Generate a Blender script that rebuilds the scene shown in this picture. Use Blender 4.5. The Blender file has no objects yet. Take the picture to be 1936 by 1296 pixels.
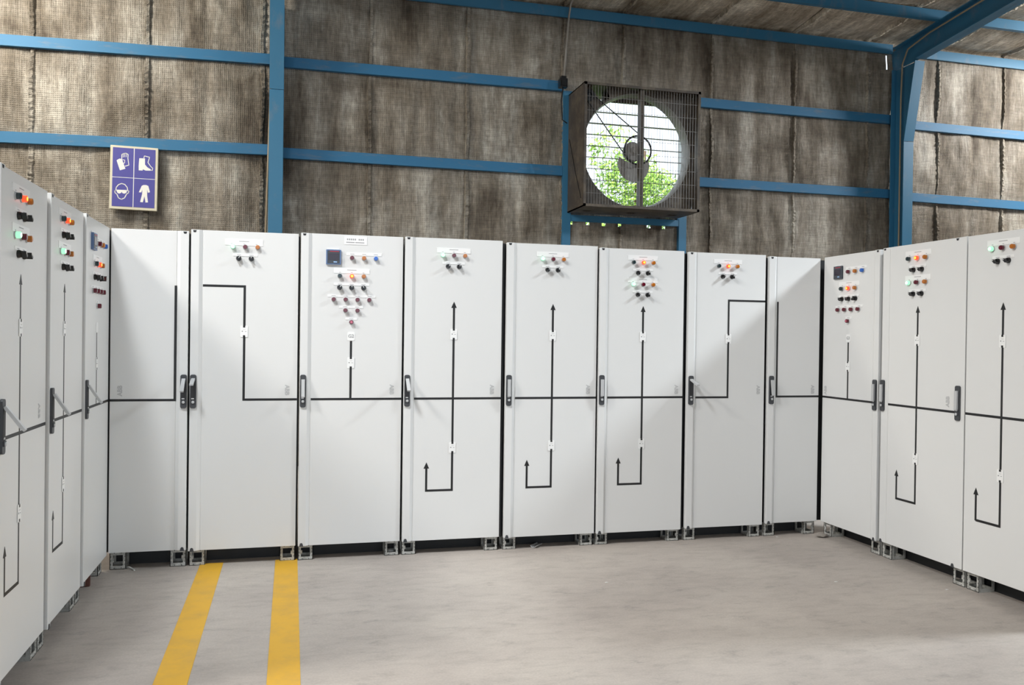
import bpy, bmesh, math, random
from mathutils import Vector, Matrix, noise

random.seed(7)
scene = bpy.context.scene
COL = scene.collection

# ------------------------------------------------------------------ camera
def make_camera():
    yaw, pitch, roll = 0.25414, -0.00734, 0.01318
    f_px = 1604.5
    fw = Vector((math.sin(yaw) * math.cos(pitch), math.cos(yaw) * math.cos(pitch), math.sin(pitch)))
    rt = Vector((math.cos(yaw), -math.sin(yaw), 0))
    up = rt.cross(fw)
    rt2 = rt * math.cos(roll) + up * math.sin(roll)
    up2 = -rt * math.sin(roll) + up * math.cos(roll)
    m = Matrix((rt2, up2, -fw)).transposed().to_4x4()
    m.translation = Vector((1.9299, -5.6198, 1.4674))
    cd = bpy.data.cameras.new('camera')
    cd.sensor_fit = 'HORIZONTAL'
    cd.sensor_width = 36
    cd.lens = f_px / 1936 * 36
    cd.clip_end = 200
    c = bpy.data.objects.new('camera', cd)
    COL.objects.link(c)
    c.matrix_world = m
    scene.camera = c
make_camera()

# ------------------------------------------------------------------ world, sun, lamps, exposure
w = bpy.data.worlds.new('world')
scene.world = w
w.use_nodes = True
wn = w.node_tree.nodes
wn['Background'].inputs[0].default_value = (0.80, 0.90, 1.0, 1)
wn['Background'].inputs[1].default_value = 2.0

def light(name, kind, loc, target, power, color, size=None, size_y=None, spread=None):
    ld = bpy.data.lights.new(name, kind)
    ld.energy = power
    ld.color = color
    if kind == 'AREA':
        ld.shape = 'RECTANGLE'
        ld.size = size
        ld.size_y = size_y or size
        if spread:
            ld.spread = spread
    o = bpy.data.objects.new(name, ld)
    COL.objects.link(o)
    o.location = loc
    o.rotation_euler = (Vector(target) - Vector(loc)).to_track_quat('-Z', 'Y').to_euler()
    return o

sun = light('sun', 'SUN', (0, -20, 30), (9, 12, 3), 6.5, (1.0, 0.96, 0.88))
sun.data.angle = 0.01
# daylight coming through the roof lights of the bays to the left and the right
light('roof_light_left', 'AREA', (0.1, -3.2, 5.75), (3.0, 0, 0.9), 64, (0.95, 0.98, 1.0), 0.7, spread=math.radians(100))
light('roof_light_right', 'AREA', (10.1, -2.4, 5.7), (4.8, 0.0, 0.8), 180, (0.88, 0.95, 1.0), 0.95, spread=math.radians(105))
light('roof_light_left_far', 'AREA', (-2.6, -2.6, 5.75), (2.8, -1.2, 0.3), 112, (1.0, 0.965, 0.91), 1.0, spread=math.radians(110))
light('eave_light_left', 'AREA', (-1.5, 2.0, 5.35), (0.2, 4.05, 3.4), 188, (1.0, 0.94, 0.83), 1.0)
light('eave_light_right', 'AREA', (12.9, 2.0, 5.35), (11.0, 4.05, 3.4), 258, (1.0, 0.97, 0.92), 1.0)
# open gate added unseen behind the camera to let in fill daylight
gate = light('gate_fill', 'AREA', (3.4, -15.1, 2.5), (3.4, 0, 2.5), 1.0, (1, 1, 1), 9.6, 5.0)
gate.data.cycles.is_portal = True      # only guides the daylight that falls in through the added gate

vs = scene.view_settings
vs.view_transform = 'Standard'
vs.look = 'None'
vs.gamma = 1
vs.use_curve_mapping = False
vs.exposure = 0.15

# ------------------------------------------------------------------ materials
MATS = {}

def mat(name, color, rough=0.5, metal=0.0, emit=None, emit_s=0.0, bump=None, spec=None, coat=0.0):
    m = bpy.data.materials.new(name)
    m.use_nodes = True
    nt = m.node_tree
    b = nt.nodes['Principled BSDF']
    b.inputs['Base Color'].default_value = (*color, 1)
    b.inputs['Roughness'].default_value = rough
    b.inputs['Metallic'].default_value = metal
    if spec is not None:
        b.inputs['Specular IOR Level'].default_value = spec
    if coat:
        b.inputs['Coat Weight'].default_value = coat
    if emit:
        b.inputs['Emission Color'].default_value = (*emit, 1)
        b.inputs['Emission Strength'].default_value = emit_s
    if bump:
        sc, st = bump
        tc = nt.nodes.new('ShaderNodeNewGeometry')
        n = nt.nodes.new('ShaderNodeTexNoise')
        n.inputs['Scale'].default_value = sc
        n.inputs['Detail'].default_value = 2
        bp = nt.nodes.new('ShaderNodeBump')
        bp.inputs['Strength'].default_value = st
        bp.inputs['Distance'].default_value = 0.01
        nt.links.new(tc.outputs['Position'], n.inputs['Vector'])
        nt.links.new(n.outputs['Fac'], bp.inputs['Height'])
        nt.links.new(bp.outputs['Normal'], b.inputs['Normal'])
    MATS[name] = m
    return m

class NT:
    """tiny helper to wire nodes"""
    def __init__(self, m):
        self.nt = m.node_tree
    def n(self, kind, **kw):
        nd = self.nt.nodes.new(kind)
        for k, v in kw.items():
            if k in nd.inputs.keys():
                nd.inputs[k].default_value = v
            else:
                setattr(nd, k, v)
        return nd
    def l(self, a, b):
        self.nt.links.new(a, b)
    def ramp(self, fac, stops):
        r = self.nt.nodes.new('ShaderNodeValToRGB')
        el = r.color_ramp.elements
        el[0].position, el[0].color = stops[0][0], (*stops[0][1], 1)
        el[1].position, el[1].color = stops[-1][0], (*stops[-1][1], 1)
        for p, c in stops[1:-1]:
            e = el.new(p)
            e.color = (*c, 1)
        self.l(fac, r.inputs[0])
        return r.outputs[0]
    def math(self, op, a, b=None):
        m = self.nt.nodes.new('ShaderNodeMath')
        m.operation = op
        for i, v in enumerate((a, b)):
            if v is None:
                continue
            if hasattr(v, 'links') or hasattr(v, 'is_linked'):
                self.l(v, m.inputs[i])
            else:
                m.inputs[i].default_value = v
        return m.outputs[0]
    def mix(self, fac, a, b, blend='MIX'):
        m = self.nt.nodes.new('ShaderNodeMix')
        m.data_type = 'RGBA'
        m.blend_type = blend
        for sock, v in ((m.inputs[0], fac), (m.inputs[6], a), (m.inputs[7], b)):
            if hasattr(v, 'is_linked'):
                self.l(v, sock)
            elif isinstance(v, tuple):
                sock.default_value = (*v, 1)
            else:
                sock.default_value = v
        return m.outputs[2]

def scaled(h, pos, s):
    mp = h.n('ShaderNodeMapping')
    mp.inputs['Scale'].default_value = s
    h.l(pos, mp.inputs['Vector'])
    return mp.outputs[0]

def insulation_material(name, roof=False):
    """dusty woven facing of the insulation blanket"""
    m = mat(name, (0.4, 0.34, 0.26), 0.55)
    h = NT(m)
    b = m.node_tree.nodes['Principled BSDF']
    pos = h.n('ShaderNodeNewGeometry').outputs['Position']
    streak = h.n('ShaderNodeTexNoise', Scale=1.5, Detail=8.0, Roughness=0.65)
    h.l(scaled(h, pos, (3.2, 0.45, 0.45)), streak.inputs['Vector'])
    blot = h.n('ShaderNodeTexNoise', Scale=1.1, Detail=6.0, Roughness=0.62)
    blot.inputs['Distortion'].default_value = 0.6
    h.l(pos, blot.inputs['Vector'])
    fine = h.n('ShaderNodeTexNoise', Scale=15.0, Detail=5.0, Roughness=0.7)
    h.l(scaled(h, pos, (2.2, 0.7, 0.55)), fine.inputs['Vector'])
    hor = h.n('ShaderNodeTexNoise', Scale=14.0, Detail=3.0, Roughness=0.6)
    h.l(scaled(h, pos, (0.35, 1.0 if not roof else 3.0, 3.0)), hor.inputs['Vector'])
    fac = h.math('ADD', h.math('MULTIPLY', streak.outputs['Fac'], 0.5), h.math('MULTIPLY', blot.outputs['Fac'], 0.5))
    k = 1.9 if roof else 0.85  # roof tone brightened to make up for the little light reaching it
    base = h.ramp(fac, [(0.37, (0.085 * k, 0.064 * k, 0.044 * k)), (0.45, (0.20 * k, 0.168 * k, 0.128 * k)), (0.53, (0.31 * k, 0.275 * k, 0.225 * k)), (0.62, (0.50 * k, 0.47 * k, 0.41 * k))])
    base = h.mix(0.62, base, h.ramp(fine.outputs['Fac'], [(0.32, (0.42, 0.40, 0.37)), (0.5, (0.9, 0.9, 0.9)), (0.68, (1.35, 1.36, 1.38))]), 'MULTIPLY')
    base = h.mix(0.35, base, h.ramp(hor.outputs['Fac'], [(0.35, (0.6, 0.6, 0.6)), (0.65, (1.3, 1.3, 1.3))]), 'MULTIPLY')
    # woven threads
    wx = h.n('ShaderNodeTexWave', wave_type='BANDS', bands_direction='X')
    wz = h.n('ShaderNodeTexWave', wave_type='BANDS', bands_direction='Z' if not roof else 'Y')
    for t, d in ((wx, 0.5), (wz, 0.7)):
        t.inputs['Scale'].default_value = 15.0
        t.inputs['Distortion'].default_value = d
        t.inputs['Detail'].default_value = 1.0
        h.l(pos, t.inputs['Vector'])
    weave = h.math('MULTIPLY', wx.outputs['Fac'], wz.outputs['Fac'])
    base = h.mix(0.6, base, h.ramp(weave, [(0.0, (1.18, 1.17, 1.15)), (0.9, (0.55, 0.54, 0.52))]), 'MULTIPLY')
    h.l(base, b.inputs['Base Color'])
    h.l(h.ramp(fac, [(0.35, (0.75,) * 3), (0.65, (0.40,) * 3)]), b.inputs['Roughness'])
    hh = h.math('ADD', h.math('MULTIPLY', weave, -0.3), h.math('ADD', fine.outputs['Fac'], h.math('MULTIPLY', hor.outputs['Fac'], 0.4)))
    bp = h.n('ShaderNodeBump')
    bp.inputs['Strength'].default_value = 0.7
    bp.inputs['Distance'].default_value = 0.014
    h.l(hh, bp.inputs['Height'])
    h.l(bp.outputs['Normal'], b.inputs['Normal'])
    return m

def concrete_material():
    m = mat('concrete', (0.5, 0.47, 0.44), 0.6)
    h = NT(m)
    b = m.node_tree.nodes['Principled BSDF']
    pos = h.n('ShaderNodeNewGeometry').outputs['Position']
    big = h.n('ShaderNodeTexNoise', Scale=0.9, Detail=6.0, Roughness=0.6)
    h.l(pos, big.inputs['Vector'])
    mp = h.n('ShaderNodeMapping')
    mp.inputs['Scale'].default_value = (2.2, 5.5, 1)
    mp.inputs['Rotation'].default_value = (0, 0, 0.35)
    h.l(pos, mp.inputs['Vector'])
    trowel = h.n('ShaderNodeTexNoise', Scale=2.4, Detail=9.0, Roughness=0.72)
    trowel.inputs['Distortion'].default_value = 0.35
    h.l(mp.outputs[0], trowel.inputs['Vector'])
    scuff = h.n('ShaderNodeTexNoise', Scale=5.0, Detail=7.0, Roughness=0.75)
    h.l(scaled(h, pos, (1.0, 1.7, 1.0)), scuff.inputs['Vector'])
    grit = h.n('ShaderNodeTexNoise', Scale=90.0, Detail=2.0)
    h.l(pos, grit.inputs['Vector'])
    c = h.ramp(big.outputs['Fac'], [(0.3, (0.40, 0.355, 0.325)), (0.5, (0.49, 0.44, 0.40)), (0.72, (0.555, 0.505, 0.455))])
    c = h.mix(0.8, c, h.ramp(trowel.outputs['Fac'], [(0.28, (0.76, 0.755, 0.76)), (0.48, (0.97, 0.97, 0.97)), (0.72, (1.06, 1.055, 1.05))]), 'MULTIPLY')
    c = h.mix(0.8, c, h.ramp(scuff.outputs['Fac'], [(0.30, (0.66, 0.66, 0.68)), (0.42, (0.97, 0.97, 0.97)), (0.7, (1.03, 1.03, 1.03))]), 'MULTIPLY')
    c = h.mix(0.25, c, h.ramp(grit.outputs['Fac'], [(0.3, (0.7,) * 3), (0.7, (1.15,) * 3)]), 'MULTIPLY')
    h.l(c, b.inputs['Base Color'])
    h.l(h.ramp(trowel.outputs['Fac'], [(0.3, (0.75,) * 3), (0.7, (0.5,) * 3)]), b.inputs['Roughness'])
    bp = h.n('ShaderNodeBump')
    bp.inputs['Strength'].default_value = 0.25
    bp.inputs['Distance'].default_value = 0.006
    h.l(trowel.outputs['Fac'], bp.inputs['Height'])
    h.l(bp.outputs['Normal'], b.inputs['Normal'])
    return m

def worn(name, color, wear, rough=0.5, scale=3.0, lo=0.52, hi=0.7, stretch=(1, 1, 1)):
    """paint with stains / scuffs of another colour"""
    m = mat(name, color, rough)
    h = NT(m)
    b = m.node_tree.nodes['Principled BSDF']
    pos = h.n('ShaderNodeNewGeometry').outputs['Position']
    n1 = h.n('ShaderNodeTexNoise', Scale=scale, Detail=8.0, Roughness=0.7)
    h.l(scaled(h, pos, stretch), n1.inputs['Vector'])
    fac = h.ramp(n1.outputs['Fac'], [(lo, (0, 0, 0)), (hi, (1, 1, 1))])
    h.l(h.mix(fac, color, wear), b.inputs['Base Color'])
    return m

insulation_material('insulation')
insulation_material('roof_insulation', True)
concrete_material()
worn('blue_steel', (0.032, 0.165, 0.30), (0.16, 0.20, 0.24), 0.45, 4.0, 0.55, 0.85, (1.2, 1, 0.6))
worn('blue_girt', (0.026, 0.155, 0.31), (0.17, 0.19, 0.20), 0.6, 5.0, 0.54, 0.78, (0.6, 1, 3))
worn('yellow_paint', (0.78, 0.44, 0.035), (0.62, 0.37, 0.07), 0.55, 5.0, 0.45, 0.75)
worn('galvanised', (0.52, 0.52, 0.49), (0.32, 0.32, 0.30), 0.42, 30.0, 0.45, 0.6)
worn('fan_steel', (0.062, 0.050, 0.040), (0.15, 0.12, 0.085), 0.55, 6.0, 0.45, 0.7)
mat('cabinet_paint', (0.76, 0.765, 0.76), 0.36, bump=(420.0, 0.05))
mat('cabinet_side', (0.66, 0.665, 0.66), 0.45)
mat('frame_dark', (0.012, 0.013, 0.015), 0.6)
mat('mimic_black', (0.008, 0.008, 0.009), 0.45)
mat('plate_white', (0.90, 0.905, 0.90), 0.3)
mat('print_grey', (0.36, 0.36, 0.37), 0.6)
mat('logo_grey', (0.52, 0.525, 0.53), 0.5)
mat('handle_grey', (0.052, 0.055, 0.062), 0.45)
mat('handle_pit', (0.016, 0.016, 0.019), 0.5)
mat('lever_silver', (0.52, 0.53, 0.54), 0.32)
mat('chrome', (0.75, 0.75, 0.76), 0.18, 1.0)
mat('black_plastic', (0.009, 0.009, 0.010), 0.28)
mat('knob_mark', (0.9, 0.9, 0.9), 0.35)
mat('lens_red', (0.12, 0.004, 0.018), 0.16, coat=0.4)
mat('lens_amber', (0.48, 0.15, 0.012), 0.18, coat=0.4)
mat('lens_blue', (0.015, 0.13, 0.55), 0.18, coat=0.4)
mat('lens_green', (0.015, 0.032, 0.038), 0.18, coat=0.4)
mat('lens_pink', (0.55, 0.10, 0.17), 0.18, coat=0.4)
mat('lit_red', (0.8, 0.05, 0.02), 0.25, emit=(1.0, 0.06, 0.018), emit_s=1.6)
mat('lit_orange', (0.9, 0.3, 0.05), 0.25, emit=(1.0, 0.40, 0.04), emit_s=2.2)
mat('lit_green', (0.4, 0.8, 0.5), 0.25, emit=(0.30, 0.95, 0.50), emit_s=0.9)
mat('lit_green_core', (0.7, 0.95, 0.8), 0.25, emit=(0.72, 1.0, 0.84), emit_s=2.4)
mat('meter_bezel', (0.10, 0.17, 0.34), 0.35)
mat('meter_grey', (0.05, 0.06, 0.075), 0.35)
mat('meter_screen', (0.016, 0.008, 0.022), 0.12)
mat('meter_stripe', (0.45, 0.03, 0.06), 0.4)
mat('meter_button', (0.35, 0.55, 0.85), 0.4)
mat('sign_board', (0.66, 0.62, 0.48), 0.55)
mat('sign_blue', (0.075, 0.07, 0.32), 0.45)
mat('sign_white', (0.82, 0.82, 0.77), 0.5)
mat('conduit_tan', (0.30, 0.24, 0.16), 0.5)
mat('conduit_steel', (0.30, 0.28, 0.25), 0.4)
mat('wire_steel', (0.20, 0.19, 0.18), 0.45, 0.4)
mat('fan_pale', (0.30, 0.28, 0.26), 0.5)
mat('venturi_paint', (0.30, 0.29, 0.27), 0.4)
mat('daylit_pale', (0.62, 0.63, 0.64), 0.35)  # pale tone stands in for daylight glare inside the fan box
mat('rubber', (0.012, 0.012, 0.013), 0.6)
mat('leaf_green', (0.27, 0.46, 0.07), 0.6)
mat('bark', (0.12, 0.08, 0.05), 0.8)
mat('grass', (0.10, 0.18, 0.04), 0.9)
mat('far_wall', (0.42, 0.37, 0.30), 0.7, bump=(6.0, 0.3))
mat('paper', (0.75, 0.75, 0.72), 0.7)
mat('pvc_grey', (0.38, 0.38, 0.38), 0.5)
mat('brick_red', (0.11, 0.042, 0.03), 0.8, bump=(60.0, 0.5))
mat('rubble', (0.30, 0.27, 0.24), 0.9, bump=(50.0, 0.6))

# ------------------------------------------------------------------ mesh helpers
class MB:
    def __init__(self):
        self.v, self.f, self.m = [], [], []
        self.mi = 0
    def add(self, vs, fs):
        o = len(self.v)
        self.v += [tuple(p) for p in vs]
        for f in fs:
            self.f.append([i + o for i in f])
            self.m.append(self.mi)
    def mat(self, i):
        self.mi = i
        return self
    def box(self, x0, x1, y0, y1, z0, z1):
        self.add([(x0, y0, z0), (x1, y0, z0), (x1, y1, z0), (x0, y1, z0), (x0, y0, z1), (x1, y0, z1), (x1, y1, z1), (x0, y1, z1)],
                 [(3, 2, 1, 0), (4, 5, 6, 7), (0, 1, 5, 4), (1, 2, 6, 5), (2, 3, 7, 6), (3, 0, 4, 7)])
        return self
    def prism(self, pts, axis, a, b):
        """extrude a 2-D outline. axis 'z': pts=(x,y); 'x': pts=(y,z); 'y': pts=(x,z)"""
        def P(p, t):
            return {'z': (p[0], p[1], t), 'x': (t, p[0], p[1]), 'y': (p[0], t, p[1])}[axis]
        n = len(pts)
        vs = [P(p, a) for p in pts] + [P(p, b) for p in pts]
        fs = [list(range(n)), list(range(2 * n - 1, n - 1, -1))]
        fs += [((i + 1) % n, i, n + i, n + (i + 1) % n) for i in range(n)]
        self.add(vs, fs)
        return self
    def lathe_y(self, cx, cz, prof, n=16, cap=True):
        """profile list of (radius, y), front last; axis along y"""
        vs, fs = [], []
        for r, y in prof:
            for i in range(n):
                a = 2 * math.pi * i / n
                vs.append((cx + r * math.cos(a), y, cz + r * math.sin(a)))
        for k in range(len(prof) - 1):
            for i in range(n):
                j = (i + 1) % n
                fs.append((k * n + i, k * n + j, (k + 1) * n + j, (k + 1) * n + i))
        if cap:
            fs.append([(len(prof) - 1) * n + i for i in range(n)])
        self.add(vs, fs)
        return self
    def tube(self, pts, r, n=8, cap=True):
        pts = [Vector(p) for p in pts]
        vs, fs = [], []
        for k, p in enumerate(pts):
            d = (pts[min(k + 1, len(pts) - 1)] - pts[max(k - 1, 0)]).normalized()
            a = d.orthogonal().normalized() if k == 0 else (prev - d * prev.dot(d)).normalized()
            prev = a
            b = d.cross(a)
            for i in range(n):
                t = 2 * math.pi * i / n
                vs.append(p + a * (r * math.cos(t)) + b * (r * math.sin(t)))
        for k in range(len(pts) - 1):
            for i in range(n):
                j = (i + 1) % n
                fs.append((k * n + i, k * n + j, (k + 1) * n + j, (k + 1) * n + i))
        if cap:
            fs.append(list(range(n - 1, -1, -1)))
            fs.append([(len(pts) - 1) * n + i for i in range(n)])
        self.add(vs, fs)
        return self
    def mesh(self, name, mats, smooth=False):
        me = bpy.data.meshes.new(name)
        me.from_pydata(self.v, [], self.f)
        for mname in mats:
            me.materials.append(MATS[mname])
        me.polygons.foreach_set('material_index', self.m)
        if smooth:
            me.polygons.foreach_set('use_smooth', [True] * len(me.polygons))
        bm = bmesh.new()
        bm.from_mesh(me)
        bmesh.ops.recalc_face_normals(bm, faces=bm.faces)
        bm.to_mesh(me)
        bm.free()
        me.update()
        return me
    def build(self, name, mats, parent=None, smooth=False, loc=None):
        if isinstance(mats, str):
            mats = [mats]
        return place(name, self.mesh(name, mats, smooth), parent, loc)

def place(name, me, parent=None, loc=None, rot=None):
    o = bpy.data.objects.new(name, me)
    COL.objects.link(o)
    if parent:
        o.parent = parent
    if loc is not None:
        o.location = loc
    if rot is not None:
        o.rotation_euler = rot
    return o

def tag(o, label=None, cat=None, group=None, kind=None):
    if label:
        o['label'] = label
    if cat:
        o['category'] = cat
    if group:
        o['group'] = group
    if kind:
        o['kind'] = kind
    return o

def empty(name, loc, rz=0.0):
    o = bpy.data.objects.new(name, None)
    COL.objects.link(o)
    o.location = loc
    o.rotation_euler = (0, 0, rz)
    o.empty_display_size = 0.1
    return o

def bevel(o, width, seg=2):
    md = o.modifiers.new('bevel', 'BEVEL')
    md.width = width
    md.segments = seg
    md.limit_method = 'ANGLE'
    md.angle_limit = 0.6
    return o

_text = {}
def text_mesh(s, size, mname, offset=0.0):
    key = (s, size, mname)
    if key in _text:
        return _text[key]
    cu = bpy.data.curves.new('lettering', 'FONT')
    cu.body = s
    cu.size = size
    cu.align_x = 'CENTER'
    cu.align_y = 'CENTER'
    cu.offset = offset
    cu.extrude = 0.0004
    cu.resolution_u = 3
    ob = bpy.data.objects.new('lettering', cu)
    COL.objects.link(ob)
    dg = bpy.context.evaluated_depsgraph_get()
    me = bpy.data.meshes.new_from_object(ob.evaluated_get(dg))
    me.materials.clear()
    me.materials.append(MATS[mname])
    bpy.data.objects.remove(ob)
    bpy.data.curves.remove(cu)
    _text[key] = me
    return me

# ------------------------------------------------------------------ large structure
XC_L, XC_R = 1.748, 9.592          # lines of the two portal frames
YW = 4.06                          # insulation face of the back wall
def roof_z(y):
    return 5.45 + 0.1 * (3.754 - y)
GIRT_Z = [0.45, 1.44, 2.43, 3.425, 4.415, 5.35]

floor = MB().box(-9, 20, -15, 4.3, -0.12, 0).build('floor', 'concrete')
tag(floor, 'grey trowelled concrete floor of the hall', None, kind='structure')

def pinch(z):
    d = min(abs(z - g) for g in GIRT_Z)
    return min(1.0, d / 0.3) ** 0.6

def ins_y(x, z, t):
    """depth of the blanket surface, t = 0..1 across the strip"""
    tt = min(max(t, 0), 1)
    p = pinch(z)
    e = max(0.0, math.sin(math.pi * tt)) ** 0.4
    y = YW + 0.010 - 0.030 * e * (0.3 + 0.7 * p)
    # a soft crease where each strip is folded down its middle
    y += 0.014 * p * math.exp(-((tt - 0.5 - 0.03 * noise.noise(Vector((x * 0.1, 2.0, z * 1.1)))) / 0.035) ** 2)
    y -= 0.026 * p * noise.noise(Vector((x * 2.2, 3.1, z * 1.3)))
    # long slanting drag folds
    q = noise.noise(Vector((x * 3.4 + z * 1.8, 1.7, z * 0.5 - x * 0.3)))
    y -= 0.034 * p * (1 - abs(q) * 2.4) * max(0.0, noise.noise(Vector((x * 0.7, 11.0, z * 0.7))) + 0.15)
    y -= 0.016 * p * noise.noise(Vector((x * 10.0, 7.7, z * 0.9)))
    y -= 0.009 * p * noise.noise(Vector((x * 22.0, 9.7, z * 2.0)))
    y -= 0.004 * p * noise.noise(Vector((x * 12.0, 4.7, z * 18.0)))
    return min(max(y, 4.004), YW + 0.025)

HOLES = [(5.085, 6.535, 2.955, 4.335), (9.500, 9.514, 5.06, 5.25)]
for hx in (5.145, 5.353, 5.562, 5.774, 6.149, 6.353):
    HOLES.append((hx - 0.022, hx + 0.022, 2.815, 2.86))

def grid_axis(a, b, step, extra):
    n = max(2, int(round((b - a) / step)))
    s = {round(a + (b - a) * i / n, 4) for i in range(n + 1)}
    for e in extra:
        if a < e < b:
            s = {v for v in s if abs(v - e) > 0.012 or v in (round(a, 4), round(b, 4))}
            s.add(round(e, 4))
    return sorted(s)

wall_back = empty('wall_back', (0, 4.1, 0))
tag(wall_back, 'tall back wall lined with stained woven insulation blanket', None, kind='structure')
SEAMS = [-9.0, -7.85, -6.65, -5.45, -4.25, -3.0, -1.82, -0.671, 0.436, 1.599, 2.758, 3.879, 5.042, 5.797, 6.982, 8.155, 9.241, 10.349, 11.415, 12.55, 13.7, 14.9, 16.1, 17.3, 18.6, 20.0]
for i in range(len(SEAMS) - 1):
    x0, x1 = SEAMS[i], SEAMS[i + 1]
    vis = -2 < x1 and x0 < 13.8
    sx, sz = (0.03, 0.045) if vis else (0.3, 0.4)
    hs = [h for h in HOLES if h[1] > x0 and h[0] < x1] if vis else []
    xs = grid_axis(x0, x1, sx, [e for h in hs for e in h[:2]])
    zs = grid_axis(0.0 if not vis else 1.6, roof_z(YW) + 0.02, sz, [e for h in hs for e in h[2:]])
    if vis:
        zs = [0.0, 0.8] + zs
    b = MB()
    vs = [(x, ins_y(x, z, (x - x0) / (x1 - x0)) - 4.1, z) for z in zs for x in xs]
    fs = []
    nx = len(xs)
    for k in range(len(zs) - 1):
        for j in range(nx - 1):
            cx, cz = (xs[j] + xs[j + 1]) / 2, (zs[k] + zs[k + 1]) / 2
            if any(h[0] < cx < h[1] and h[2] < cz < h[3] for h in hs):
                continue
            q = k * nx + j
            fs.append((q, q + 1, q + nx + 1, q + nx))
    b.add(vs, fs)
    b.build('insulation_panel', 'insulation', wall_back, smooth=True)
    # stitched, crinkled seam between two strips
    if i and vis:
        x = x0
        rv, rf = [], []
        z = 1.7
        ztop = roof_z(YW)
        segs = []
        while z < ztop:
            segs.append(z)
            z += 0.022
        for k, z in enumerate(segs):
            a = pinch(z)
            j = 0.016 * noise.noise(Vector((x, 0.3, z * 2.2))) + 0.005 * random.uniform(-1, 1)
            d = (0.044 + 0.012 * random.uniform(-1, 1)) * a
            w0 = 0.030 + 0.014 * noise.noise(Vector((x, 5.0, z * 1.5)))
            rv += [(x + j - w0, YW + 0.018 - 4.1, z), (x + j - w0 * 0.75, YW - d - 4.1, z), (x + j + w0 * 0.35, YW - d * (0.55 + 0.4 * random.random()) - 4.1, z), (x + j + w0, YW + 0.018 - 4.1, z)]
            if k:
                o = (k - 1) * 4
                zc = z - 0.011
                if any(h[0] - 0.03 < x < h[1] + 0.03 and h[2] < zc < h[3] for h in HOLES):
                    continue
                rf += [(o + q, o + q + 1, o + q + 5, o + q + 4) for q in range(3)]
        s = MB()
        s.add(rv, rf)
        s.build('insulation_seam', 'insulation', wall_back)

# roof blanket
ceiling = empty('ceiling', (0, 0, 5.5))
tag(ceiling, 'low sloping roof lined with woven insulation blanket', None, kind='structure')
PURLIN_Y = [4.0, 3.1, 1.95, 0.8, -0.4, -1.6, -2.8, -4.0, -5.2, -6.4, -7.6, -8.8, -10.0, -11.2, -12.4, -13.6]
def ppinch(y):
    d = min(abs(y - g) for g in PURLIN_Y)
    return min(1.0, d / 0.3) ** 0.6
for i in range(len(SEAMS) - 1):
    x0, x1 = SEAMS[i], SEAMS[i + 1]
    vis = 5 < x1 and x0 < 14
    n = 28 if vis else 3
    ys = [4.12 - 0.06 * k for k in range(50)] + [1.0, 0, -2, -5, -10, -15] if vis else [4.12, 2, 0, -5, -10, -15]
    vs, fs = [], []
    for y in ys:
        for k in range(n + 1):
            t = k / n
            x = x0 + (x1 - x0) * t
            z = roof_z(y) + 0.03 - 0.07 * max(0, math.sin(math.pi * t)) ** 0.4 * (0.45 + 0.55 * ppinch(y))
            z -= 0.018 * ppinch(y) * noise.noise(Vector((x * 2.5, y * 1.2, 4.4))) + 0.01 * ppinch(y) * noise.noise(Vector((x * 9, y * 1.5, 2.4)))
            vs.append((x, y, z - 5.5))
    m_ = n + 1
    for r in range(len(ys) - 1):
        for k in range(n):
            q = r * m_ + k
            fs.append((q, q + 1, q + m_ + 1, q + m_))
    b = MB()
    b.add(vs, fs)
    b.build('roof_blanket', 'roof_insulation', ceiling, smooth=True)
    if vis and i:
        rv, rf = [], []
        for k in range(110):
            y = 4.08 - 0.024 * k
            j = 0.012 * noise.noise(Vector((x0, y * 2.2, 8.3))) + 0.005 * random.uniform(-1, 1)
            d = (0.05 + 0.012 * random.uniform(-1, 1)) * ppinch(y)
            z = roof_z(y) - 5.5
            rv += [(x0 + j - 0.03, y, z + 0.01), (x0 + j - 0.02, y, z - d), (x0 + j + 0.015, y, z - d * 0.8), (x0 + j + 0.03, y, z + 0.01)]
            if k:
                o = (k - 1) * 4
                rf += [(o + q, o + q + 1, o + q + 5, o + q + 4) for q in range(3)]
        s = MB()
        s.add(rv, rf)
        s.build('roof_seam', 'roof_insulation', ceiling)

# remaining hall walls behind the camera
o = MB().box(-9.2, -9.0, -15, 4.3, 0, 7.6).build('wall_left', 'far_wall')
tag(o, 'plain insulated side wall left of the hall', kind='structure')
o = MB().box(20.0, 20.2, -15, 4.3, 0, 7.6).build('wall_right', 'far_wall')
tag(o, 'plain insulated side wall right of the hall', kind='structure')
b = MB().box(-9, -1.4, -15.2, -15, 0, 7.6).box(8.2, 20, -15.2, -15, 0, 7.6).box(-1.4, 8.2, -15.2, -15, 5.0, 7.6)
tag(b.build('wall_front', 'far_wall'), 'unseen hall wall with a wide gate added behind the viewer for fill light', kind='structure')

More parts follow.
